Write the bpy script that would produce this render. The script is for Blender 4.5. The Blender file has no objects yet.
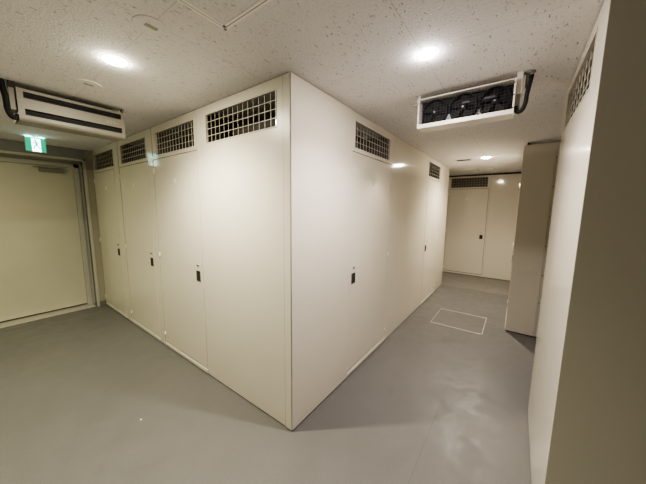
import bpy, bmesh, math, random
from mathutils import Vector, Matrix
random.seed(7)
sc = bpy.context.scene
COL = sc.collection
PI = math.pi
H = 2.4

# ------------------------------------------------------------------ materials
def new_mat(name):
    m = bpy.data.materials.new(name); m.use_nodes = True
    nt = m.node_tree
    return m, nt, nt.nodes, nt.links, nt.nodes['Principled BSDF']

def ramp(N, stops):
    r = N.new('ShaderNodeValToRGB')
    el = r.color_ramp.elements
    while len(el) < len(stops): el.new(0.5)
    for e, (p, c) in zip(el, stops):
        e.position = p; e.color = (*c, 1) if len(c) == 3 else c
    return r

def simple(name, col, rough=.5, metal=0.0, spec=.5, var=0.0, bump=0.0, bscale=60, rvar=0.0):
    m, nt, N, L, b = new_mat(name)
    b.inputs['Base Color'].default_value = (*col, 1)
    b.inputs['Roughness'].default_value = rough
    b.inputs['Metallic'].default_value = metal
    b.inputs['Specular IOR Level'].default_value = spec
    tc = N.new('ShaderNodeTexCoord')
    if var or rvar:
        n = N.new('ShaderNodeTexNoise'); n.inputs['Scale'].default_value = 2.2
        n.inputs['Detail'].default_value = 5
        L.new(tc.outputs['Object'], n.inputs['Vector'])
        if var:
            r = ramp(N, [(.3, tuple(c * (1 - var) for c in col)), (.7, tuple(min(1, c * (1 + var)) for c in col))])
            L.new(n.outputs['Fac'], r.inputs['Fac']); L.new(r.outputs['Color'], b.inputs['Base Color'])
        if rvar:
            mr = N.new('ShaderNodeMapRange')
            mr.inputs['To Min'].default_value = max(0, rough - rvar); mr.inputs['To Max'].default_value = rough + rvar
            mr.inputs['From Min'].default_value = .3; mr.inputs['From Max'].default_value = .7
            L.new(n.outputs['Fac'], mr.inputs['Value']); L.new(mr.outputs['Result'], b.inputs['Roughness'])
    if bump:
        n2 = N.new('ShaderNodeTexNoise'); n2.inputs['Scale'].default_value = bscale
        n2.inputs['Detail'].default_value = 3
        L.new(tc.outputs['Object'], n2.inputs['Vector'])
        bp = N.new('ShaderNodeBump'); bp.inputs['Strength'].default_value = bump
        bp.inputs['Distance'].default_value = .002
        L.new(n2.outputs['Fac'], bp.inputs['Height']); L.new(bp.outputs['Normal'], b.inputs['Normal'])
    return m

def emis(name, col, s):
    m, nt, N, L, b = new_mat(name)
    b.inputs['Base Color'].default_value = (*col, 1)
    b.inputs['Emission Color'].default_value = (*col, 1)
    b.inputs['Emission Strength'].default_value = s
    return m

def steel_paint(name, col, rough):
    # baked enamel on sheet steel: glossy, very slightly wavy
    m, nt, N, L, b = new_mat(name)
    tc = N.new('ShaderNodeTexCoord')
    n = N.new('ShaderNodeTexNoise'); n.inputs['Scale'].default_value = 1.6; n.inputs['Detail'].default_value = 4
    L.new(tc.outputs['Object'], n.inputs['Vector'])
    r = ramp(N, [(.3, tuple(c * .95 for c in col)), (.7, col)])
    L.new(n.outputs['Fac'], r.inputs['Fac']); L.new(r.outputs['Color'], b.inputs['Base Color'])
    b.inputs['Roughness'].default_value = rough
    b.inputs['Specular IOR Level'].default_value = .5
    n1 = N.new('ShaderNodeTexNoise'); n1.inputs['Scale'].default_value = 3.0; n1.inputs['Detail'].default_value = 1
    L.new(tc.outputs['Object'], n1.inputs['Vector'])
    n2 = N.new('ShaderNodeTexNoise'); n2.inputs['Scale'].default_value = 220; n2.inputs['Detail'].default_value = 2
    L.new(tc.outputs['Object'], n2.inputs['Vector'])
    b1 = N.new('ShaderNodeBump'); b1.inputs['Strength'].default_value = .12; b1.inputs['Distance'].default_value = .01
    b2 = N.new('ShaderNodeBump'); b2.inputs['Strength'].default_value = .06; b2.inputs['Distance'].default_value = .001
    L.new(n1.outputs['Fac'], b1.inputs['Height']); L.new(n2.outputs['Fac'], b2.inputs['Height'])
    L.new(b1.outputs['Normal'], b2.inputs['Normal']); L.new(b2.outputs['Normal'], b.inputs['Normal'])
    return m

M = {}
M['steel'] = steel_paint('cream_steel', (.69, .645, .555), .08)
M['steel_in_shade'] = simple('cream_steel_in_shade', (.12, .108, .095), .6)  # same cream paint, darkened for the shade inside the lockers
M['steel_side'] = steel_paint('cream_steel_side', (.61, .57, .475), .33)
M['steel_soft'] = steel_paint('cream_steel_soft', (.69, .645, .555), .34)
M['wire'] = simple('wire_paint', (.62, .57, .47), .4)
M['gap'] = simple('dark_gap', (.015, .013, .010), .8)
M['seam'] = simple('panel_seam', (.09, .08, .062), .7)
M['chrome'] = simple('chrome', (.75, .74, .72), .18, 1.0)
M['pull'] = simple('brown_plastic', (.045, .034, .022), .4)
M['plate'] = simple('plate_white', (.82, .78, .70), .35)
M['mark'] = simple('plate_mark', (.38, .34, .28), .5)
M['wall'] = simple('wall_paint', (.22, .21, .185), .75, bump=.2, bscale=40, var=.04)
M['wall_grey'] = simple('wall_grey', (.23, .225, .215), .7, bump=.2, bscale=40, var=.04)
M['return'] = simple('tan_board', (.36, .33, .265), .6, var=.06)
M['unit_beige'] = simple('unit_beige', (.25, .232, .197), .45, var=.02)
M['frame'] = simple('frame_paint', (.50, .48, .43), .42)
M['door'] = simple('door_paint', (.58, .545, .455), .5, var=.04)
M['ss'] = simple('stainless', (.62, .60, .56), .5, .6)
M['alu'] = simple('aluminium', (.95, .93, .91), .5, .0)
M['unit'] = simple('unit_white', (.62, .585, .53), .38, var=.02)
M['unit_dark'] = simple('unit_dark', (.012, .0115, .013), .8, 0, .15)
M['fan'] = simple('fan_grey', (.012, .0115, .0125), .7, 0, .2)
M['fan_light'] = simple('fan_hub_light', (.25, .24, .235), .4)
M['coil'] = simple('coil_grey', (.045, .043, .046), .7, 0, .2)
M['pipe'] = simple('pipe_insulation', (.018, .0175, .0185), .85, 0, .2, bump=.4, bscale=80)
M['plast'] = simple('white_plastic', (.66, .62, .56), .4)
M['ring'] = simple('ring_white', (.85, .82, .78), .5)
M['bracket_grey'] = simple('bracket_grey', (.22, .205, .18), .6)
M['slot_dark'] = simple('slot_dark', (.035, .030, .034), .7)
M['base'] = simple('skirting_brown', (.16, .14, .11), .6)
M['lens1'] = emis('lamp_lens_left', (1.0, .93, .715), 330)
M['lens2'] = emis('lamp_lens_right', (1.0, .92, .86), 420)
M['lens_fill'] = emis('fill_lens_exit', (1.0, .97, .60), 330)  # lens of the added fill lamp
M['lens3'] = emis('lamp_lens_far', (1.0, .90, .73), 280)
M['sign_green'] = emis('sign_green', (.0, .28, .15), .68)
M['sign_white'] = emis('sign_white', (.85, 1.0, .95), 2.6)
M['sign_glow'] = emis('sign_glow', (.15, .9, .75), 9)
M['sign_body'] = simple('sign_body', (.55, .55, .53), .5)

def ceiling_mat():
    m, nt, N, L, b = new_mat('rockwool_ceiling')
    tc = N.new('ShaderNodeTexCoord')
    # worm-hole fissures
    mp = N.new('ShaderNodeMapping'); mp.inputs['Rotation'].default_value = (0, 0, math.radians(4))
    mp.inputs['Scale'].default_value = (120, 32, 1)
    L.new(tc.outputs['Object'], mp.inputs['Vector'])
    n = N.new('ShaderNodeTexNoise'); n.inputs['Scale'].default_value = 1; n.inputs['Detail'].default_value = 2.5
    n.inputs['Roughness'].default_value = .55
    L.new(mp.outputs['Vector'], n.inputs['Vector'])
    fis = ramp(N, [(.615, (0, 0, 0)), (.73, (.75, .75, .75))])
    L.new(n.outputs['Fac'], fis.inputs['Fac'])
    # stipple
    n2 = N.new('ShaderNodeTexNoise'); n2.inputs['Scale'].default_value = 90; n2.inputs['Detail'].default_value = 4
    L.new(tc.outputs['Object'], n2.inputs['Vector'])
    n3 = N.new('ShaderNodeTexNoise'); n3.inputs['Scale'].default_value = 1.3; n3.inputs['Detail'].default_value = 3
    L.new(tc.outputs['Object'], n3.inputs['Vector'])
    base = ramp(N, [(.25, (.76, .745, .76)), (.75, (.87, .855, .87))])
    L.new(n2.outputs['Fac'], base.inputs['Fac'])
    # board joints
    sep = N.new('ShaderNodeSeparateXYZ'); L.new(tc.outputs['Object'], sep.inputs['Vector'])
    def joint(sock, off, pitch):
        a = N.new('ShaderNodeMath'); a.operation = 'ADD'; a.inputs[1].default_value = -off + 100 * pitch
        L.new(sock, a.inputs[0])
        md = N.new('ShaderNodeMath'); md.operation = 'MODULO'; md.inputs[1].default_value = pitch
        L.new(a.outputs[0], md.inputs[0])
        lt = N.new('ShaderNodeMath'); lt.operation = 'LESS_THAN'; lt.inputs[1].default_value = .0035
        L.new(md.outputs[0], lt.inputs[0])
        return lt
    jx = joint(sep.outputs['X'], -.215, .91); jy = joint(sep.outputs['Y'], -.66, .91)
    mx = N.new('ShaderNodeMath'); mx.operation = 'MAXIMUM'
    L.new(jx.outputs[0], mx.inputs[0]); L.new(jy.outputs[0], mx.inputs[1])
    c1 = N.new('ShaderNodeMix'); c1.data_type = 'RGBA'
    L.new(fis.outputs['Color'], c1.inputs['Factor']); L.new(base.outputs['Color'], c1.inputs['A'])
    c1.inputs['B'].default_value = (.17, .15, .13, 1)
    c2 = N.new('ShaderNodeMix'); c2.data_type = 'RGBA'
    ms = N.new('ShaderNodeMath'); ms.operation = 'MULTIPLY'; ms.inputs[1].default_value = .32
    L.new(mx.outputs[0], ms.inputs[0])
    L.new(ms.outputs[0], c2.inputs['Factor']); L.new(c1.outputs['Result'], c2.inputs['A'])
    c2.inputs['B'].default_value = (.22, .2, .17, 1)
    L.new(c2.outputs['Result'], b.inputs['Base Color'])
    b.inputs['Roughness'].default_value = .9
    inv = N.new('ShaderNodeMath'); inv.operation = 'MULTIPLY_ADD'; inv.inputs[1].default_value = -1.5
    L.new(fis.outputs['Color'], inv.inputs[0]); L.new(n2.outputs['Fac'], inv.inputs[2])
    bp = N.new('ShaderNodeBump'); bp.inputs['Strength'].default_value = .5; bp.inputs['Distance'].default_value = .004
    L.new(inv.outputs[0], bp.inputs['Height']); L.new(bp.outputs['Normal'], b.inputs['Normal'])
    return m
M['ceil'] = ceiling_mat()

def floor_mat():
    m, nt, N, L, b = new_mat('vinyl_floor')
    tc = N.new('ShaderNodeTexCoord')
    n = N.new('ShaderNodeTexNoise'); n.inputs['Scale'].default_value = .9; n.inputs['Detail'].default_value = 6
    L.new(tc.outputs['Object'], n.inputs['Vector'])
    base = ramp(N, [(.3, (.128, .122, .117)), (.7, (.150, .143, .137))])
    L.new(n.outputs['Fac'], base.inputs['Fac'])
    n2 = N.new('ShaderNodeTexNoise'); n2.inputs['Scale'].default_value = 160; n2.inputs['Detail'].default_value = 2
    L.new(tc.outputs['Object'], n2.inputs['Vector'])
    fl = ramp(N, [(.35, (.86, .86, .86)), (.65, (1.08, 1.08, 1.08))])
    L.new(n2.outputs['Fac'], fl.inputs['Fac'])
    mu = N.new('ShaderNodeMix'); mu.data_type = 'RGBA'; mu.blend_type = 'MULTIPLY'; mu.inputs['Factor'].default_value = 1
    L.new(base.outputs['Color'], mu.inputs['A']); L.new(fl.outputs['Color'], mu.inputs['B'])
    # welded sheet seams
    sep = N.new('ShaderNodeSeparateXYZ'); L.new(tc.outputs['Object'], sep.inputs['Vector'])
    def line(sock, pos, wd):
        s = N.new('ShaderNodeMath'); s.operation = 'SUBTRACT'; s.inputs[1].default_value = pos
        L.new(sock, s.inputs[0])
        a = N.new('ShaderNodeMath'); a.operation = 'ABSOLUTE'; L.new(s.outputs[0], a.inputs[0])
        lt = N.new('ShaderNodeMath'); lt.operation = 'LESS_THAN'; lt.inputs[1].default_value = wd
        L.new(a.outputs[0], lt.inputs[0]); return lt
    l1 = line(sep.outputs['X'], .79, .004); l2 = line(sep.outputs['Y'], 4.64, .006); l3 = line(sep.outputs['X'], -1.03, .003)
    a1 = N.new('ShaderNodeMath'); a1.operation = 'MAXIMUM'; L.new(l1.outputs[0], a1.inputs[0]); L.new(l2.outputs[0], a1.inputs[1])
    k = N.new('ShaderNodeMath'); k.operation = 'MULTIPLY'; k.inputs[1].default_value = .28; L.new(a1.outputs[0], k.inputs[0])
    c = N.new('ShaderNodeMix'); c.data_type = 'RGBA'
    L.new(k.outputs[0], c.inputs['Factor']); L.new(mu.outputs['Result'], c.inputs['A']); c.inputs['B'].default_value = (.08, .07, .06, 1)
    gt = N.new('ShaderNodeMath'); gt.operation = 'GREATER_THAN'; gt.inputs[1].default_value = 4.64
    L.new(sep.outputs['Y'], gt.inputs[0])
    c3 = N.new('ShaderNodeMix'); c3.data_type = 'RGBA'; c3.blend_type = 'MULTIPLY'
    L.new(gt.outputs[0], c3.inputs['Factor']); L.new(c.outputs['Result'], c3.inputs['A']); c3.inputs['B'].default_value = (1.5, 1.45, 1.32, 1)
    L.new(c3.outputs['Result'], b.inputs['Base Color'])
    # scuffed sheen
    n3 = N.new('ShaderNodeTexNoise'); n3.inputs['Scale'].default_value = 4.5; n3.inputs['Detail'].default_value = 7
    n3.inputs['Distortion'].default_value = 1.2
    L.new(tc.outputs['Object'], n3.inputs['Vector'])
    mr = N.new('ShaderNodeMapRange'); mr.inputs['From Min'].default_value = .3; mr.inputs['From Max'].default_value = .7
    mr.inputs['To Min'].default_value = .36; mr.inputs['To Max'].default_value = .56
    L.new(n3.outputs['Fac'], mr.inputs['Value']); L.new(mr.outputs['Result'], b.inputs['Roughness'])
    b.inputs['Specular IOR Level'].default_value = .45
    bp = N.new('ShaderNodeBump'); bp.inputs['Strength'].default_value = .12; bp.inputs['Distance'].default_value = .004
    L.new(n3.outputs['Fac'], bp.inputs['Height']); L.new(bp.outputs['Normal'], b.inputs['Normal'])
    return m
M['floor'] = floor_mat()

# ------------------------------------------------------------------ mesh builder
class MB:
    """collects shapes; build() links them as ONE mesh object"""
    def __init__(s): s.bm = bmesh.new(); s.mats = []
    def _mi(s, mat):
        if mat not in s.mats: s.mats.append(mat)
        return s.mats.index(mat)
    def box(s, x0, x1, y0, y1, z0, z1, mat, bev=0, seg=2):
        r = bmesh.ops.create_cube(s.bm, size=1)
        vs = r['verts']
        for v in vs:
            v.co = Vector(((x0 + x1) / 2 + v.co.x * (x1 - x0), (y0 + y1) / 2 + v.co.y * (y1 - y0), (z0 + z1) / 2 + v.co.z * (z1 - z0)))
        fs = set(f for v in vs for f in v.link_faces); mi = s._mi(mat)
        for f in fs: f.material_index = mi
        if bev:
            es = set(e for v in vs for e in v.link_edges)
            g = bmesh.ops.bevel(s.bm, geom=list(es), offset=bev, segments=seg, affect='EDGES', profile=.5)
            for f in g['faces']: f.material_index = mi
        return s
    def quad(s, pts, mat):
        f = s.bm.faces.new([s.bm.verts.new(Vector(p)) for p in pts]); f.material_index = s._mi(mat); return s
    def cyl(s, c, r, h, axis, mat, n=24, r2=None, smooth=True):
        mi = s._mi(mat)
        g = bmesh.ops.create_cone(s.bm, cap_ends=True, segments=n, radius1=r, radius2=r if r2 is None else r2, depth=h)
        rot = {'X': Matrix.Rotation(PI / 2, 4, 'Y'), 'Y': Matrix.Rotation(-PI / 2, 4, 'X'), 'Z': Matrix.Identity(4)}[axis]
        bmesh.ops.transform(s.bm, matrix=Matrix.Translation(Vector(c)) @ rot, verts=g['verts'])
        for f in set(f for v in g['verts'] for f in v.link_faces):
            f.material_index = mi
            if smooth and len(f.verts) == 4: f.smooth = True
        return s
    def lathe(s, c, prof, axis, mat, n=32, smooth=True):
        """prof: list of (radius, height) swept round the axis"""
        mi = s._mi(mat); rings = []
        rot = {'X': Matrix.Rotation(PI / 2, 3, 'Y'), 'Y': Matrix.Rotation(-PI / 2, 3, 'X'), 'Z': Matrix.Identity(3)}[axis]
        for r, h in prof:
            if r < 1e-6:
                rings.append([s.bm.verts.new(Vector(c) + rot @ Vector((0, 0, h)))])
            else:
                rings.append([s.bm.verts.new(Vector(c) + rot @ Vector((r * math.cos(2 * PI * i / n), r * math.sin(2 * PI * i / n), h))) for i in range(n)])
        for a, b in zip(rings, rings[1:]):
            for i in range(n):
                j = (i + 1) % n
                if len(a) == 1: f = s.bm.faces.new([a[0], b[i], b[j]])
                elif len(b) == 1: f = s.bm.faces.new([a[i], b[0], a[j]])
                else: f = s.bm.faces.new([a[i], b[i], b[j], a[j]])
                f.material_index = mi; f.smooth = smooth
        return s
    def tube(s, pts, r, mat, n=10, closed=False):
        mi = s._mi(mat); pts = [Vector(p) for p in pts]; rings = []; k = len(pts)
        up = Vector((0.13, .31, .94)).normalized()
        for i, p in enumerate(pts):
            if closed: t = (pts[(i + 1) % k] - pts[i - 1])
            else: t = pts[min(i + 1, k - 1)] - pts[max(i - 1, 0)]
            t.normalize()
            a = t.cross(up)
            if a.length < .05: a = t.cross(Vector((1, 0, 0)))
            a.normalize(); b = t.cross(a)
            rings.append([s.bm.verts.new(p + r * (math.cos(2 * PI * j / n) * a + math.sin(2 * PI * j / n) * b)) for j in range(n)])
        prs = list(zip(rings, rings[1:])) + ([(rings[-1], rings[0])] if closed else [])
        for A, B in prs:
            for j in range(n):
                f = s.bm.faces.new([A[j], B[j], B[(j + 1) % n], A[(j + 1) % n]]); f.material_index = mi; f.smooth = True
        if not closed:
            for R_ in (rings[0], rings[-1]):
                f = s.bm.faces.new(R_); f.material_index = mi
        return s
    def panel(s, us, vs, holes, y0, y1, mat):
        """sheet in the x-z plane from y0 (front) to y1 with rectangular holes (u0,u1,v0,v1)"""
        mi = s._mi(mat)
        U = sorted(set([us[0], us[1]] + [h[i] for h in holes for i in (0, 1)]))
        V = sorted(set([vs[0], vs[1]] + [h[i] for h in holes for i in (2, 3)]))
        def solid(i, j):
            if i < 0 or j < 0 or i >= len(U) - 1 or j >= len(V) - 1: return False
            uc, vc = (U[i] + U[i + 1]) / 2, (V[j] + V[j + 1]) / 2
            return not any(h[0] < uc < h[1] and h[2] < vc < h[3] for h in holes)
        cache = {}
        def vt(i, j, k):
            if (i, j, k) not in cache: cache[(i, j, k)] = s.bm.verts.new((U[i], (y0, y1)[k], V[j]))
            return cache[(i, j, k)]
        fs = []
        for i in range(len(U) - 1):
            for j in range(len(V) - 1):
                if not solid(i, j): continue
                fs.append([vt(i, j, 0), vt(i + 1, j, 0), vt(i + 1, j + 1, 0), vt(i, j + 1, 0)])
                fs.append([vt(i, j, 1), vt(i, j + 1, 1), vt(i + 1, j + 1, 1), vt(i + 1, j, 1)])
                if not solid(i - 1, j): fs.append([vt(i, j, 0), vt(i, j + 1, 0), vt(i, j + 1, 1), vt(i, j, 1)])
                if not solid(i + 1, j): fs.append([vt(i + 1, j, 0), vt(i + 1, j, 1), vt(i + 1, j + 1, 1), vt(i + 1, j + 1, 0)])
                if not solid(i, j - 1): fs.append([vt(i, j, 0), vt(i, j, 1), vt(i + 1, j, 1), vt(i + 1, j, 0)])
                if not solid(i, j + 1): fs.append([vt(i, j + 1, 0), vt(i + 1, j + 1, 0), vt(i + 1, j + 1, 1), vt(i, j + 1, 1)])
        for q in fs:
            f = s.bm.faces.new(q); f.material_index = mi
        return s
    def build(s, name, parent=None):
        bmesh.ops.recalc_face_normals(s.bm, faces=s.bm.faces[:])
        me = bpy.data.meshes.new(name); s.bm.to_mesh(me); s.bm.free()
        for m in s.mats: me.materials.append(m)
        o = bpy.data.objects.new(name, me); COL.objects.link(o)
        if parent is not None: o.parent = parent
        return o

def tag(o, label, cat, group=None):
    o['label'] = label; o['category'] = cat
    if group: o['group'] = group
    return o
def thing(name, label, cat, loc=(0, 0, 0), rz=0, group=None):
    o = bpy.data.objects.new(name, None); o.empty_display_size = .1
    COL.objects.link(o); o.location = loc; o.rotation_euler = (0, 0, rz)
    return tag(o, label, cat, group)
def struct(o):
    o['kind'] = 'structure'; return o

# ------------------------------------------------------------------ room shell
XL, XR, YB, YF = -4.07, 4.2, -3.0, 6.7
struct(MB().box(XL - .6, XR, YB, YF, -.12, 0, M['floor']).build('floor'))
struct(MB().box(XL - .6, XR, YB, YF, H, H + .12, M['ceil']).build('ceiling'))
struct(MB().box(XL - .6, XR, YB - .12, YB, 0, H, M['wall']).build('wall_back'))
struct(MB().box(XR, XR + .12, YB, YF, 0, H, M['wall']).build('wall_right'))
struct(MB().box(XL - .6, XR, YF, YF + .12, 0, H, M['wall']).build('wall_far'))
# exit wall: the front layer holds the opening, the door sits 0.22 m deeper
DY0, DY1, DH = -1.32, -.085, 2.26
wl = MB()
wl.box(XL - .215, XL, YB, DY0, 0, H, M['wall_grey'])
wl.box(XL - .215, XL, DY1, 0, 0, H, M['wall_grey'])
wl.box(XL - .215, XL, DY0, DY1, DH, H, M['wall_grey'])
wl.box(XL - .6, XL - .30, YB, YF, 0, H, M['wall_grey'])
struct(wl.build('wall_left'))
# skirting block on the narrow return beside the door
struct(MB().box(XL, XL + .012, -.085, -.004, 0.0, .075, M['base'], .003).build('baseboard_left'))
rt = MB()
for k in range(4):
    rt.box(XL + .0005, XL + .004, -.083, -.002, .078 + k * .58, .078 + (k + 1) * .58 - .004, M['return'])
struct(rt.build('trim_2'))
# opening edge trim
tr = MB()
tr.box(XL - .02, XL + .012, DY1 - .028, DY1 + .004, 0.0, DH + .0, M['frame'], .003)
tr.box(XL - .02, XL + .012, DY0 - .004, DY0 + .028, 0.0, DH + .0, M['frame'], .003)
tr.box(XL - .02, XL + .012, DY0 - .004, DY1 + .004, DH - .03, DH + .0, M['frame'], .003)
struct(tr.build('trim_1'))

# exit door (structure) : leaf, frame, closer, threshold
d = bpy.data.objects.new('door_1', None); COL.objects.link(d); d.location = (XL - .22, -.7025, 0); struct(d)
dx = 0.0
fr = MB()
fr.box(-.03, .03, .515, .575, 0, 2.20, M['frame'], .004)
fr.box(-.03, .03, -.575, -.515, 0, 2.20, M['frame'], .004)
fr.box(-.03, .03, -.575, .575, 2.145, 2.20, M['frame'], .004)
fr.box(-.05, .012, .575, .612, 0, 2.255, M['frame'])
fr.box(-.05, .012, -.612, -.575, 0, 2.255, M['frame'])
fr.box(-.05, .012, -.575, .575, 2.20, 2.255, M['frame'])
fr.build('door_frame', d)
lf = MB().box(-.030, .010, -.512, .512, .035, 2.14, M['door'], .002).build('door_leaf', d)
cl = MB()
cl.box(.010, .058, .150, .400, 2.055, 2.105, M['bracket_grey'], .006)
cl.box(.030, .046, .10, .42, 2.108, 2.118, M['bracket_grey'], .003)
cl.build('door_closer', lf)
MB().box(-.03, .20, -.575, .575, 0.0, .014, M['ss'], .003).build('door_threshold', d)

# ------------------------------------------------------------------ lockers
def mesh_grille(u0, u1, z0, z1, nx, nz, y=.012):
    g = MB(); r = .0017
    for i in range(nx + 1):
        x = u0 + (u1 - u0) * i / nx
        g.box(x - r, x + r, y - r, y + r, z0 - .004, z1 + .004, M['wire'])
    for j in range(1, nz):
        z = z0 + (z1 - z0) * j / nz
        g.box(u0 - .004, u1 + .004, y - 3 * r, y - r, z - r, z + r, M['wire'])
    return g

def locker(label, loc, rz, w, dep, grille=None, door=None, latch='R', ztop=H - .004, posts=(), plate=None, side=None, group='cream steel storage lockers', zg=(2.108, 2.325), nx=14, skip=(), hinges=True, cat='locker', name='storage_locker', fm=None):
    """local frame: x along the front from 0 to w, front at y=0 facing -y, depth to +y"""
    t = thing(name, label, cat, loc, rz, group)
    zb = .012
    holes = []
    if grille: holes.append((grille[0], grille[1], zg[0], zg[1]))
    if door: holes.append((door[0], door[1], .05, 2.075))
    b = MB()
    fm = fm or M['steel']
    b.panel((0, w), (zb, ztop), holes, 0, .02, fm)
    sd = side or M['steel']
    if 'L' not in skip:
        b.box(.0, .010, .02, dep, zb, ztop, sd); b.box(.010, .02, .02, dep - .02, zb, ztop, M['steel_in_shade'])
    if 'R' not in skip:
        b.box(w - .010, w, .02, dep, zb, ztop, sd); b.box(w - .02, w - .010, .02, dep - .02, zb, ztop, M['steel_in_shade'])
    b.box(0.02, w - .02, dep - .02, dep, zb, ztop, M['steel_in_shade'])
    b.box(0.02, w - .02, .02, dep - .02, zb, .04, M['steel_in_shade'])
    b.box(0.015, w - .015, .010, dep - .01, 0.0, zb, M['gap'])          # recessed plinth painted near-black for the shade at the floor
    b.build('carcass', t)
    if door or grille:
        lin = MB()
        if door: lin.box(max(.021, door[0] - .03), min(w - .021, door[1] + .03), .026, .034, .045, 2.09, M['gap'])
        if grille:   # inner lining seen through the mesh
            lin.box(max(.021, grille[0] - .04), min(w - .021, grille[1] + .04), .30, .31, 2.095, 2.365, M['steel_in_shade'])
        lin.build('inner_panel', t)
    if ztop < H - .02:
        MB().box(.002, w - .002, .03, .05, ztop - .01, H - .001, M['gap']).build('top_shade_strip', t)  # dark strip standing in for the shade in the gap under the ceiling
    for (pu, pw) in posts:   # proud cover strips with a seam either side
        cs = MB().box(pu - pw / 2, pu + pw / 2, -.004, .0, zb, ztop, fm, .0015)
        for e in (-1, 1):
            if .01 < pu + e * pw / 2 < w - .01: cs.box(pu + e * (pw / 2 + .002) - .002, pu + e * (pw / 2 + .002) + .002, -.0008, .0, zb, ztop, M['seam'])
        cs.build('cover_strip', t)
    if grille:
        mesh_grille(grille[0], grille[1], zg[0], zg[1], nx, 4).build('mesh_grille', t)
        gf = MB()
        a = .008
        gf.panel((grille[0] - a, grille[1] + a), (zg[0] - a, zg[1] + a), [(grille[0] + .001, grille[1] - .001, zg[0] + .001, zg[1] - .001)], -.0025, .002, M['steel'])
        gf.build('grille_frame', t)
    if door:
        g = .0058
        dr = MB().box(door[0] + g, door[1] - g, -.001, .024, .062, 2.075 - g, M['steel'], .002).build('door', t)
        lx = door[1] - .080 if latch == 'R' else door[0] + .074
        hx = door[0] + .005 if latch == 'R' else door[1] - .005
        # recessed finger pull
        pl = MB()
        pl.panel((lx - .033, lx + .033), (.905, 1.002), [(lx - .027, lx + .027, .912, .995)], -.005, .0, M['pull'])
        pl.box(lx - .027, lx + .027, -.0015, .001, .912, .995, M['gap'])
        pl.box(lx - .027, lx - .015, -.004, -.0012, .912, .995, M['pull'])
        pl.build('finger_pull', dr)
        kl = MB()
        kl.lathe((lx + .0, -.001, 1.056), [(.0, .012), (.009, .011), (.011, .008), (.014, .002), (.014, -.002)], 'Y', M['chrome'], 18)
        kl.box(lx - .0015, lx + .0015, -.0145, -.012, 1.049, 1.063, M['gap'])
        k = kl.build('keyhole', dr)
        for v in k.data.vertices:      # lathe runs +y; mirror it outwards
            if v.co.y > -.0025: v.co.y = -.002 - v.co.y
        if hinges:
            for hz in (.145, 1.06, 1.955):
                h = MB()
                h.cyl((hx, -.005, hz), .005, .06, 'Z', M['plate'], 12)
                h.cyl((hx, -.005, hz), .0056, .02, 'Z', M['plate'], 12)
                h.build('hinge', dr)
        if plate is not None:
            px = plate
            p = MB().box(px - .021, px + .021, -.005, 0, 1.812, 1.852, M['plate'], .0015)
            p.box(px - .010, px - .004, -.0056, -.0049, 1.822, 1.843, M['mark'])
            p.box(px + .004, px + .010, -.0056, -.0049, 1.822, 1.843, M['mark'])
            p.build('number_plate', dr)
        MB().box(max(.001, door[0] - .01), min(w - .001, door[1] + .01), -.007, .0, .014, .044, M['steel'], .002).build('door_sill', t)
    return t

# left-hand row, seen on the left of the corner (fronts face -Y). Module 0 is the corner unit.
LW = 'cream steel lockers on the left side of the corner'
def left_mod(label, xr, xl, grille, door, plate, **k):
    w = xr - xl
    gr = (grille[0] - xl, grille[1] - xl) if grille else None
    dr = (door[0] - xl, door[1] - xl) if door else None
    return locker(label, (xl, 0, 0), 0, w, .735, gr, dr, plate=(plate - xl) if plate else None, group=LW, **k)

left_mod('cream corner locker with no door, its wide mesh vent nearest the camera', 0.0, -1.081, (-.935, -.125), None, None, posts=((1.081 - .0295, .057),), nx=14, fm=M['steel_soft'])
left_mod('cream steel locker right beside the plain corner panel on its left face', -1.083, -2.088, (-1.883, -1.124), (-1.955, -1.083 - .002), -1.518, posts=((.062, .11),), nx=13)
left_mod('cream steel locker in the middle of the left row, second door from the corner', -2.090, -3.095, (-2.875, -2.130), (-2.965, -2.094), -2.537, posts=((.06, .11),), nx=13)
left_mod('dim cream steel locker at the end of the left row next to the exit door', -3.097, -4.066, (-3.957, -3.157), (-4.052, -3.17), -3.548, nx=13)

# right-hand row of the same block (fronts face +X); local x runs along world +y
RWG = 'cream steel lockers along the right corridor side of the corner'
def right_mod(label, y0, y1, grille, door, plate, **k):
    sh = lambda q: (q[0] - y0, q[1] - y0) if q else None
    return locker(label, (0, y0, 0), PI / 2, y1 - y0, k.pop('dep', .9), sh(grille), sh(door), plate=(plate - y0) if plate else None, group=RWG, latch='L', **k)
right_mod('cream steel locker with mesh vent and door on the right face nearest the corner', .752, 1.668, (.802, 1.562), (.752 + .002, 1.625), 1.187, nx=13)
right_mod('blank glossy cream locker panel between the two vented lockers on the right face', 1.670, 3.095, None, None, None)
right_mod('cream steel locker with small mesh vent at the far end of the corridor side', 3.097, 4.632, (3.145, 3.885), (3.13, 3.945), None, nx=6)
# the corner unit's plain right flank
t = thing('locker_end_panel', 'plain cream steel side panel right of the sharp corner edge', 'panel', (0, 0, 0))
b = MB()
b.box(.0, .006, .001, .750, .012, H - .004, M['steel'], .0015)
b.box(.0, .002, .003, .748, 0, .012, M['gap'])
b.build('panel_sheet', t)

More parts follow.
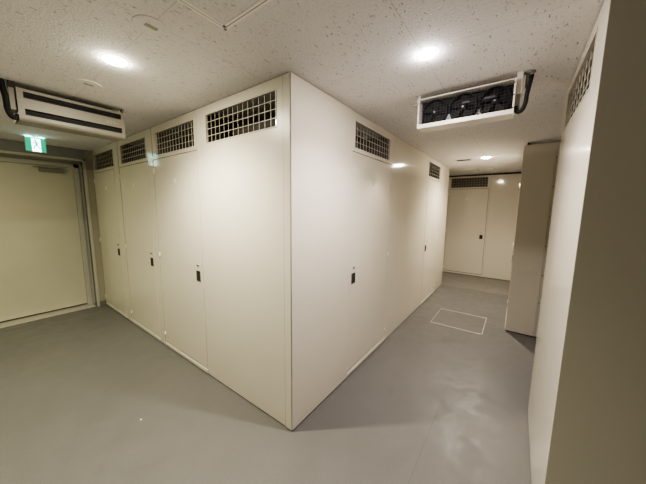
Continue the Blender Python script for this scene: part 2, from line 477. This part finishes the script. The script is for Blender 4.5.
# far bank across the end of the corridor (fronts face -Y at y=5.89)
FG = 'cream lockers across the far end of the corridor'
YFB = 5.89
def far_mod(label, x0, x1, grille, door, plate, **k):
    sh = lambda q: (q[0] - x0, q[1] - x0) if q else None
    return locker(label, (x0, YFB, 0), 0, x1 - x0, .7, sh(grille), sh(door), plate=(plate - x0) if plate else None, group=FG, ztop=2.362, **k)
struct(MB().box(XL, -.262, YFB, YFB + .1, 0, 2.399, M['wall']).build('wall_far_left'))
far_mod('cream locker with mesh vent and dark latch at the far end of the corridor', -.26, .632, (-.192, .572), (-.235, .61), .172, nx=14)
far_mod('blank cream locker panel right of the far latch, partly behind the tall end panel', .634, 2.4, None, None, None)

# second right bank: end panel faces the camera at y=2.87, fronts face -X at x=1.169
def bank_mod(label, y0, y1, xf, dep, grille, door, group, **k):
    # rotated -90: local x -> world -y, so local 0 sits at y1
    sh = lambda q: (y1 - q[1], y1 - q[0]) if q else None
    return locker(label, (xf, y1, 0), -PI / 2, y1 - y0, dep, sh(grille), sh(door), group=group, **k)
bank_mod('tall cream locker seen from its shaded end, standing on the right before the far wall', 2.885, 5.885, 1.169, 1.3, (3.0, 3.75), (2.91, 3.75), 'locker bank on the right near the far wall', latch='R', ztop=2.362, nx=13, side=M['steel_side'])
t = thing('locker_end_panel', 'tall shaded tan end panel on the right, lit along its left edge', 'panel', (1.169, 2.885, 0))
b = MB()
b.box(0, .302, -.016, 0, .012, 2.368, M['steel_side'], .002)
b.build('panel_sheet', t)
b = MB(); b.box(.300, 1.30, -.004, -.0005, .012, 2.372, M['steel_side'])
for z in (.45, .80, 1.16, 1.51, 1.865, 2.2): b.cyl((.312, -.006, z), .006, .006, 'Y', M['gap'], 12)
b.build('rear_sheet', t)
b = MB(); b.box(.004, 1.3, -.010, 0, 0, .012, M['gap']); b.build('shadow_gap', t)  # near-black strip for the shade under the end panel

# near right bank: front (with vent) faces -X at x=1.37, brown-looking end faces the camera at y=.183
t = bank_mod('cream locker front at the right edge, seen almost edge-on with a slanting mesh vent',   .187, 1.275, 1.370, 2.0, (.365, 1.105), None, 'near locker bank on the right', nx=8)
t = thing('locker_end_panel', 'large shaded brown-grey end panel filling the right edge of the view', 'panel', (1.370, .187, 0))
b = MB()
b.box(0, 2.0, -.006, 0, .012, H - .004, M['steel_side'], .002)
b.box(.004, 2.0, -.003, 0, 0, .012, M['gap'])
b.build('panel_sheet', t)

# ------------------------------------------------------------------ lamps
def downlight(label, x, y, r, lens, power, tint, dome=.009):
    t = thing('downlight', label, 'ceiling light', (x, y, H), 0, 'recessed round downlights')
    MB().lathe((0, 0, 0), [(r + .007, 0), (r + .006, -.0012), (r, -.0014)], 'Z', M['ring'], 40, False).build('trim_ring', t)
    MB().lathe((0, 0, 0), [(r, -.0015), (r * .96, -.44 * dome), (r * .8, -.72 * dome), (r * .45, -.91 * dome), (0, -dome)], 'Z', lens, 40).build('lens', t)
    ld = bpy.data.lights.new('downlight_beam', 'SPOT'); ld.energy = power; ld.color = tint; ld.spot_size = math.radians(142); ld.spot_blend = .75; ld.shadow_soft_size = .035
    lo = bpy.data.objects.new('downlight_beam', ld); COL.objects.link(lo); lo.parent = t; lo.location = (0, 0, -.05)
    return t
downlight('bright round downlight on the left, between two round ceiling plates', -.728, -.652, .053, M['lens1'], 60, (1, .93, .715))
downlight('bright round downlight on the right, in front of the fan unit', .712, .285, .041, M['lens2'], 36, (1, .92, .86), .010)
downlight('added unseen fill downlight on the left, brightening the exit door', -2.75, -1.75, .056, M['lens_fill'], 14, (1, .97, .60))  # added fill lamp outside the view, lightens the exit door and left row
downlight('small distant downlight above the far end of the corridor', .70, 3.70, .055, M['lens3'], 46, (1, .90, .73))

# round flush plates on the board joint
def plate_disc(label, x, y):
    t = thing('ceiling_plate', label, 'ceiling fitting', (x, y, H), 0, 'round flush ceiling plates')
    MB().lathe((0, 0, 0), [(.072, 0), (.072, -.002), (.069, -.003), (.03, -.003), (0, -.003)], 'Z', M['ceil'], 36, False).build('cover', t)
    b = MB()
    b.box(-.012, .012, -.026, .026, -.0045, -.003, M['mark'], .0008)
    b.build('sensor', t)
M['ceilplate'] = simple('ceiling_plate_paint', (.66, .63, .60), .7)
plate_disc('round flush ceiling plate between the left downlight and the square hatch', -.240, -.655)
plate_disc('round flush ceiling plate just above the left wall-end cooling unit', -1.231, -.655)

# access hatches
def ceiling_hatch(label, x0, x1, y0, y1, wd=.012):
    t = thing('ceiling_hatch', label, 'hatch', ((x0 + x1) / 2, (y0 + y1) / 2, H))
    a, c = (x1 - x0) / 2, (y1 - y0) / 2
    b = MB()
    for s_, o_ in ((1, 0), (0, 1)):
        q = wd * 1.35 * o_
        for (p0, p1, q0, q1) in ((-a + q, a - q, -c + q, -c + q + wd), (-a + q, a - q, c - q - wd, c - q), (-a + q, -a + q + wd, -c + q, c - q), (a - q - wd, a - q, -c + q, c - q)):
            b.box(p0, p1, q0, q1, -.002 - .001 * o_, 0, M['alu'])
    b.build('hatch_frame', t)
    g = MB(); e = wd * 1.0
    g.box(-a + e, a - e, -c + e, c - e, -.0016, 0, M['gap']); g.build('frame_groove', t)
    p = MB(); e = wd * 2.5
    p.box(-a + e, a - e, -c + e, c - e, -.003, 0, M['ceil']); p.build('hatch_board', t)
ceiling_hatch('square metal-edged ceiling hatch at the top, above the locker corner', .012, .472, -.90, -.442)
ceiling_hatch('metal-edged ceiling hatch near the far lockers', .02, .49, 4.87, 5.33, .03)
# linear vent and small plate beyond
t = thing('ceiling_vent', 'small slotted ceiling vent left of the distant downlight', 'vent', (.378, 3.765, H))
MB().panel((-.13, .13), (-.085, .085), [(-.10, .10, -.05, .05)], -.001, .002, M['plast']).build('vent_frame', t).rotation_euler = (-PI / 2, 0, 0)
b = MB()
b.box(-.1, .1, -.05, .05, -.004, 0, M['gap'])
for i in range(4):
    b.box(-.1, .1, -.05 + .026 * i, -.046 + .026 * i, -.006, -.004, M['coil'])
b.build('slats', t)
t = thing('ceiling_sensor', 'tiny flat sensor on the ceiling right of the far hatch', 'sensor', (.70, 5.07, H))
b = MB(); b.lathe((0, 0, 0), [(.055, 0), (.055, -.012), (.045, -.022), (0, -.024)], 'Z', M['plast'], 24); b.build('cover', t)

# ------------------------------------------------------------------ ceiling cooling units
def bezier(p, n=8):
    out = []
    for i in range(len(p) - 1):
        p0 = Vector(p[max(i - 1, 0)]); p1 = Vector(p[i]); p2 = Vector(p[i + 1]); p3 = Vector(p[min(i + 2, len(p) - 1)])
        for k in range(n):
            s_ = k / n
            out.append(.5 * ((2 * p1) + (-p0 + p2) * s_ + (2 * p0 - 5 * p1 + 4 * p2 - p3) * s_ ** 2 + (-p0 + 3 * p1 - 3 * p2 + p3) * s_ ** 3))
    out.append(Vector(p[-1])); return out

# unit 2: open front with three fans, faces -Y.  local x along, front y=0
U2 = thing('fan_unit', 'white ceiling fan unit with three dark round fans on the right', 'fan unit', (.535, .75, 2.175))
uw, uh, ud = .565, .185, .27
b = MB()
T = .009
prof = [(0, -.014), (.12, -.014), (ud, .11), (ud, uh), (0, uh)]
for x0 in (0, uw - T):          # shaped end plates
    for x in (x0, x0 + T): b.quad([(x, y, z) for y, z in prof], M['unit'])
    for k in range(5):
        (ya, za), (yb, zb_) = prof[k], prof[(k + 1) % 5]
        b.quad([(x0, ya, za), (x0 + T, ya, za), (x0 + T, yb, zb_), (x0, yb, zb_)], M['unit'])
b.box(T, uw - T, 0, ud, uh - .007, uh, M['unit'], .002)
b.box(T - .002, uw - T + .002, .0, .12, -.014, .014, M['unit'], .003)
b.quad([(T, .12, .0), (uw - T, .12, .0), (uw - T, ud, .11), (T, ud, .11)], M['unit'])
b.build('housing', U2)
MB().box(T, uw - T, .076, .098, .014, uh - .008, M['unit_dark']).build('fan_wall', U2)
for i in range(3):
    cx = .105 + i * .178; cz = .092
    f = bpy.data.objects.new('fan', None); COL.objects.link(f); f.parent = U2; f.location = (cx, .035, cz); f.empty_display_size = .05
    MB().lathe((0, 0, 0), [(.088, .04), (.083, .0), (.080, -.004), (.078, .0), (.080, .036)], 'Y', M['fan'], 40).build('shroud', f)
    bl = MB()
    for k in range(5):
        a0 = 2 * PI * k / 5
        vs = []
        for rr, da, dy in ((.018, -.25, .012), (.018, .35, -.004), (.050, .52, -.008), (.075, .42, -.008), (.077, -.1, .016), (.05, -.30, .016)):
            vs.append((rr * math.cos(a0 + da), .014 + dy, rr * math.sin(a0 + da)))
        bl.quad(vs, M['fan'])
    bl.build('blades', f)
    MB().lathe((0, -.002, 0), [(0, -.004), (.012, -.002), (.020, .004), (.021, .03)], 'Y', M['fan'], 24).build('hub', f)
    MB().box(-.005, .006, -.008, -.0045, -.006, .005, M['fan_light'], .002).build('hub_cap', f)
# silver foil / coil patches behind the fans
b = MB()
for cx in (.194, .372):
    b = MB()
    for k in range(6):
        z = .014 + k * .010; hw = .024 - k * .0035
        b.box(cx - hw, cx + hw, .066, .074, z, z + .005, M['fan_light'])
    b.box(cx - .003, cx + .003, .070, .076, .014, .07, M['fan_light'])
    b.build('coil_fins', U2)
# wire guard across the opening
g = MB()
for i in range(29):
    x = .016 + (uw - .032) * i / 28
    g.box(x - .0004, x + .0004, .006, .0072, .012, uh - .008, M['coil'])
for j in range(1, 9):
    z = .012 + (uh - .02) * j / 9
    g.box(.012, uw - .012, .005, .0062, z - .0004, z + .0004, M['coil'])
g.build('wire_guard', U2)
b = MB()
for (x, z) in ((.006, .03), (.006, .092), (.006, .155), (uw - .006, .02), (uw - .006, .092), (uw - .006, .16)):
    MB().cyl((x, -.001, z), .0032, .004, 'Y', M['gap'], 10).build('screw', U2)
for (x, z) in ((.16, .016), (.235, .016), (.30, .016), (.38, .016)):
    MB().box(x - .005, x + .005, -.001, .003, z - .004, z + .003, M['gap']).build('guard_clip', U2)
MB().box(.405, .465, .004, .005, .100, .113, M['coil']).build('rating_plate', U2)
MB().box(.285, .325, .004, .005, .100, .112, M['coil']).build('rating_plate', U2)
b = MB()
b.box(uw, uw + .030, .03, .10, .10, .225, M['unit'], .003)
b.box(uw + .002, uw + .024, .03, .09, .025, .10, M['bracket_grey'], .002)
b.build('hanger_bracket', U2)
b = MB(); b.box(-.012, 0, .04, .10, .05, .225, M['unit'], .002); b.cyl((-.025, .06, .20), .006, .05, 'Z', M['ss'], 10); b.box(-.045, 0, .045, .075, .165, .17, M['ss']); b.build('hanger_bracket', U2)
pp = bezier([(uw + .070, .06, .200), (uw + .066, .05, .17), (uw + .056, .045, .10), (uw + .052, .04, .045), (uw + .040, .035, .008), (uw + .022, .03, -.002), (uw + .008, .03, .012), (uw + .006, .035, .03)], 8)
MB().tube(pp, .0115, M['pipe'], 12).build('insulated_pipe', U2)
b = MB(); b.cyl((uw + .050, .065, .180), .008, .085, 'Z', M['bracket_grey'], 14); b.cyl((uw + .070, .062, .207), .010, .035, 'Z', M['bracket_grey'], 12); b.lathe((uw + .06, .065, .224), [(.028, 0), (.028, -.006), (.012, -.010)], 'Z', M['bracket_grey'], 18); b.build('pipe_fitting', U2)

# unit 1: closed front with two slots, faces +X.  rotated so local x -> world +y
U1 = thing('cooling_unit', 'white ceiling cooling unit with two dark slots on the left', 'cooling unit', (-1.56, -.955, 2.155), PI / 2)
uw, uh, ud = .595, .205, .27
b = MB()
b.panel((0, uw), (.018, uh), [(.03, uw - .022, .146, .186), (.03, uw - .022, .037, .078)], 0, .012, M['unit_beige'])
b.box(0, .012, .012, ud, .018, uh, M['unit_beige']); b.box(uw - .012, uw, .012, ud, .018, uh, M['unit_beige'])
b.box(.0, uw, .012, ud, uh - .01, uh, M['unit_beige'])
b.box(.012, uw - .012, ud - .012, ud, .018, uh, M['unit_beige'])
# rolled lower lip
for k in range(6):
    a0 = k / 6 * PI / 2; a1 = (k + 1) / 6 * PI / 2; R_ = .03
    b.quad([(0, R_ - R_ * math.cos(a0), .018 - R_ * math.sin(a0) * .8), (uw, R_ - R_ * math.cos(a0), .018 - R_ * math.sin(a0) * .8), (uw, R_ - R_ * math.cos(a1), .018 - R_ * math.sin(a1) * .8), (0, R_ - R_ * math.cos(a1), .018 - R_ * math.sin(a1) * .8)], M['unit_beige'])
b.quad([(0, .03, -.006), (uw, .03, -.006), (uw, ud, .018), (0, ud, .018)], M['unit_beige'])
b.build('housing', U1)
MB().box(.013, uw - .013, .03, .05, .03, uh - .015, M['slot_dark']).build('inner_coil', U1)
b = MB()
for z in (.163, .172, .053, .063): b.box(.03, uw - .022, .010, .016, z - .0012, z + .0012, M['unit_dark'])
b.build('louvre', U1)
b = MB()
for i, ww in enumerate((.014, .010, .012, .008)):
    b.box(.475 + .022 * i, .475 + .022 * i + ww, -.0008, 0, .103, .113, M['mark'])
b.box(.475, .535, -.0008, 0, .120, .123, M['mark'])
b.build('badge', U1)
b = MB()
for (x, z) in ((.014, .17), (.014, .125), (.014, .06), (.022, .13)): MB().cyl((x, -.001, z), .003, .004, 'Y', M['mark'], 10).build('screw', U1)
b = MB(); b.box(-.032, -.002, .02, .14, .06, .20, M['unit_beige'], .003); b.box(-.03, -.0, .03, .1, .20, .245, M['coil'], .003); b.build('hanger_bracket', U1)
b = MB(); b.box(uw, uw + .012, .03, .08, .12, .243, M['unit_beige'], .002); b.box(uw, uw + .03, .03, .06, .225, .232, M['ss']); b.cyl((uw + .02, .05, .215), .005, .055, 'Z', M['ss'], 10); b.build('hanger_bracket', U1)
pp = bezier([(-.055, .05, .243), (-.054, .04, .205), (-.046, .03, .13), (-.044, .025, .055), (-.030, .02, .015), (-.010, .02, .012), (.0, .025, .03)], 8)
MB().tube(pp, .016, M['pipe'], 12).build('insulated_pipe', U1)

# ------------------------------------------------------------------ exit sign
S = thing('exit_sign', 'lit green running-man exit sign hanging from the ceiling above the door', 'exit sign', (-3.55, -.638, 2.222))
MB().box(-.035, 0, -.086, .086, 0, .165, M['sign_body'], .003).build('sign_housing', S)
MB().box(-.001, .0012, -.082, .082, .004, .161, M['sign_green']).build('green_panel', S)
MB().box(.0012, .0022, -.034, .040, .004, .150, M['sign_white']).build('doorway_symbol', S)
def fig(o, x, pts, mat):
    o.quad([(x, y_, z_) for y_, z_ in pts], mat)
m_ = MB(); xx = .0030; gm = M['sign_green']
M['sign_figure'] = emis('sign_figure', (.0, .30, .20), .55); gm = M['sign_figure']
m_.cyl((xx, -.004, .132), .0095, .0006, 'X', gm, 18)
def limb(a, c, w0, w1):
    a = Vector((0, *a)); c = Vector((0, *c)); d_ = (c - a).normalized(); n_ = Vector((0, -d_.z, d_.y))
    m_.quad([(xx, (a + n_ * w0).y, (a + n_ * w0).z), (xx, (a - n_ * w0).y, (a - n_ * w0).z), (xx, (c - n_ * w1).y, (c - n_ * w1).z), (xx, (c + n_ * w1).y, (c + n_ * w1).z)], gm)
limb((-.002, .120), (.008, .078), .0085, .0085)      # trunk
limb((-.002, .115), (-.022, .104), .0045, .004); limb((-.022, .104), (-.026, .086), .004, .0035)   # arm ahead
limb((.000, .115), (.022, .100), .0045, .004); limb((.022, .100), (.034, .108), .004, .0035)       # arm behind
limb((.006, .080), (-.014, .062), .006, .005); limb((-.014, .062), (-.020, .030), .005, .004)      # front leg
limb((.009, .080), (.022, .052), .006, .005); limb((.022, .052), (.042, .040), .005, .004)         # rear leg
m_.build('running_figure', S)
MB().box(-.028, -.004, -.078, .078, .165, .167, M['sign_glow']).build('top_glow_strip', S)  # glowing strip added to cast cyan light on the ceiling above the sign
MB().box(-.03, -.006, -.03, .03, .167, .178, M['sign_body'], .002).build('ceiling_mount', S)

# ------------------------------------------------------------------ floor hatch
t = thing('floor_hatch', 'rectangular floor hatch with a thin steel edge in the corridor', 'hatch', (.622, 2.862, 0))
a, c = .316, .325
b = MB()
for (x0, x1, y0, y1) in ((-a, a, -c, -c + .014), (-a, a, c - .014, c), (-a, -a + .006, -c, c), (a - .008, a, -c, c)):
    b.box(x0, x1, y0, y1, 0, .004, M['ss'])
b.build('steel_edge', t)
MB().box(-a + .006, a - .008, -c + .014, c - .014, 0, .0025, M['floor']).build('hatch_cover', t)
b = MB()
for (x, y) in ((a - .035, -c + .007), (a - .03, c - .007)): MB().box(x - .022, x + .022, y - .011, y + .011, .004, .006, M['ss'], .001).build('lift_lug', t)
# small screw head / chip on the floor
tag(MB().lathe((-.98, -.60, 0), [(.007, 0), (.006, .002), (0, .003)], 'Z', M['plate'], 14).build('floor_stud'), 'tiny pale stud on the grey floor in front of the left lockers', 'stud')

# ------------------------------------------------------------------ world, camera
w = bpy.data.worlds.new('World'); sc.world = w; w.use_nodes = True
w.node_tree.nodes['Background'].inputs['Color'].default_value = (1, .93, .82, 1)
w.node_tree.nodes['Background'].inputs['Strength'].default_value = .0

cam = bpy.data.cameras.new('Camera'); co = bpy.data.objects.new('Camera', cam); COL.objects.link(co); sc.camera = co
yaw, pitch, roll, foc = -.631171, -.129284, .010871, 263.5475
cy, sy, cp, sp = math.cos(yaw), math.sin(yaw), math.cos(pitch), math.sin(pitch)
f_ = Vector((sy * cp, cy * cp, sp)); r_ = Vector((cy, -sy, 0)); u_ = r_.cross(f_)
cr, sr = math.cos(roll), math.sin(roll)
r2 = cr * r_ + sr * u_; u2 = -sr * r_ + cr * u_
mw = Matrix.Identity(4)
for i in range(3):
    mw[i][0] = r2[i]; mw[i][1] = u2[i]; mw[i][2] = -f_[i]
mw.translation = Vector((1.168892, -1.245918, 1.592690))
co.matrix_world = mw
cam.sensor_fit = 'HORIZONTAL'; cam.sensor_width = 36; cam.lens = 36 * foc / 646; cam.clip_start = .02

sc.view_settings.view_transform = 'AgX'
sc.view_settings.look = 'AgX - Medium High Contrast'
sc.view_settings.exposure = 1.18
sc.view_settings.gamma = 1.14
sc.cycles.use_denoising = True
sc.cycles.max_bounces = 12; sc.cycles.diffuse_bounces = 8
sc.cycles.sample_clamp_indirect = 8
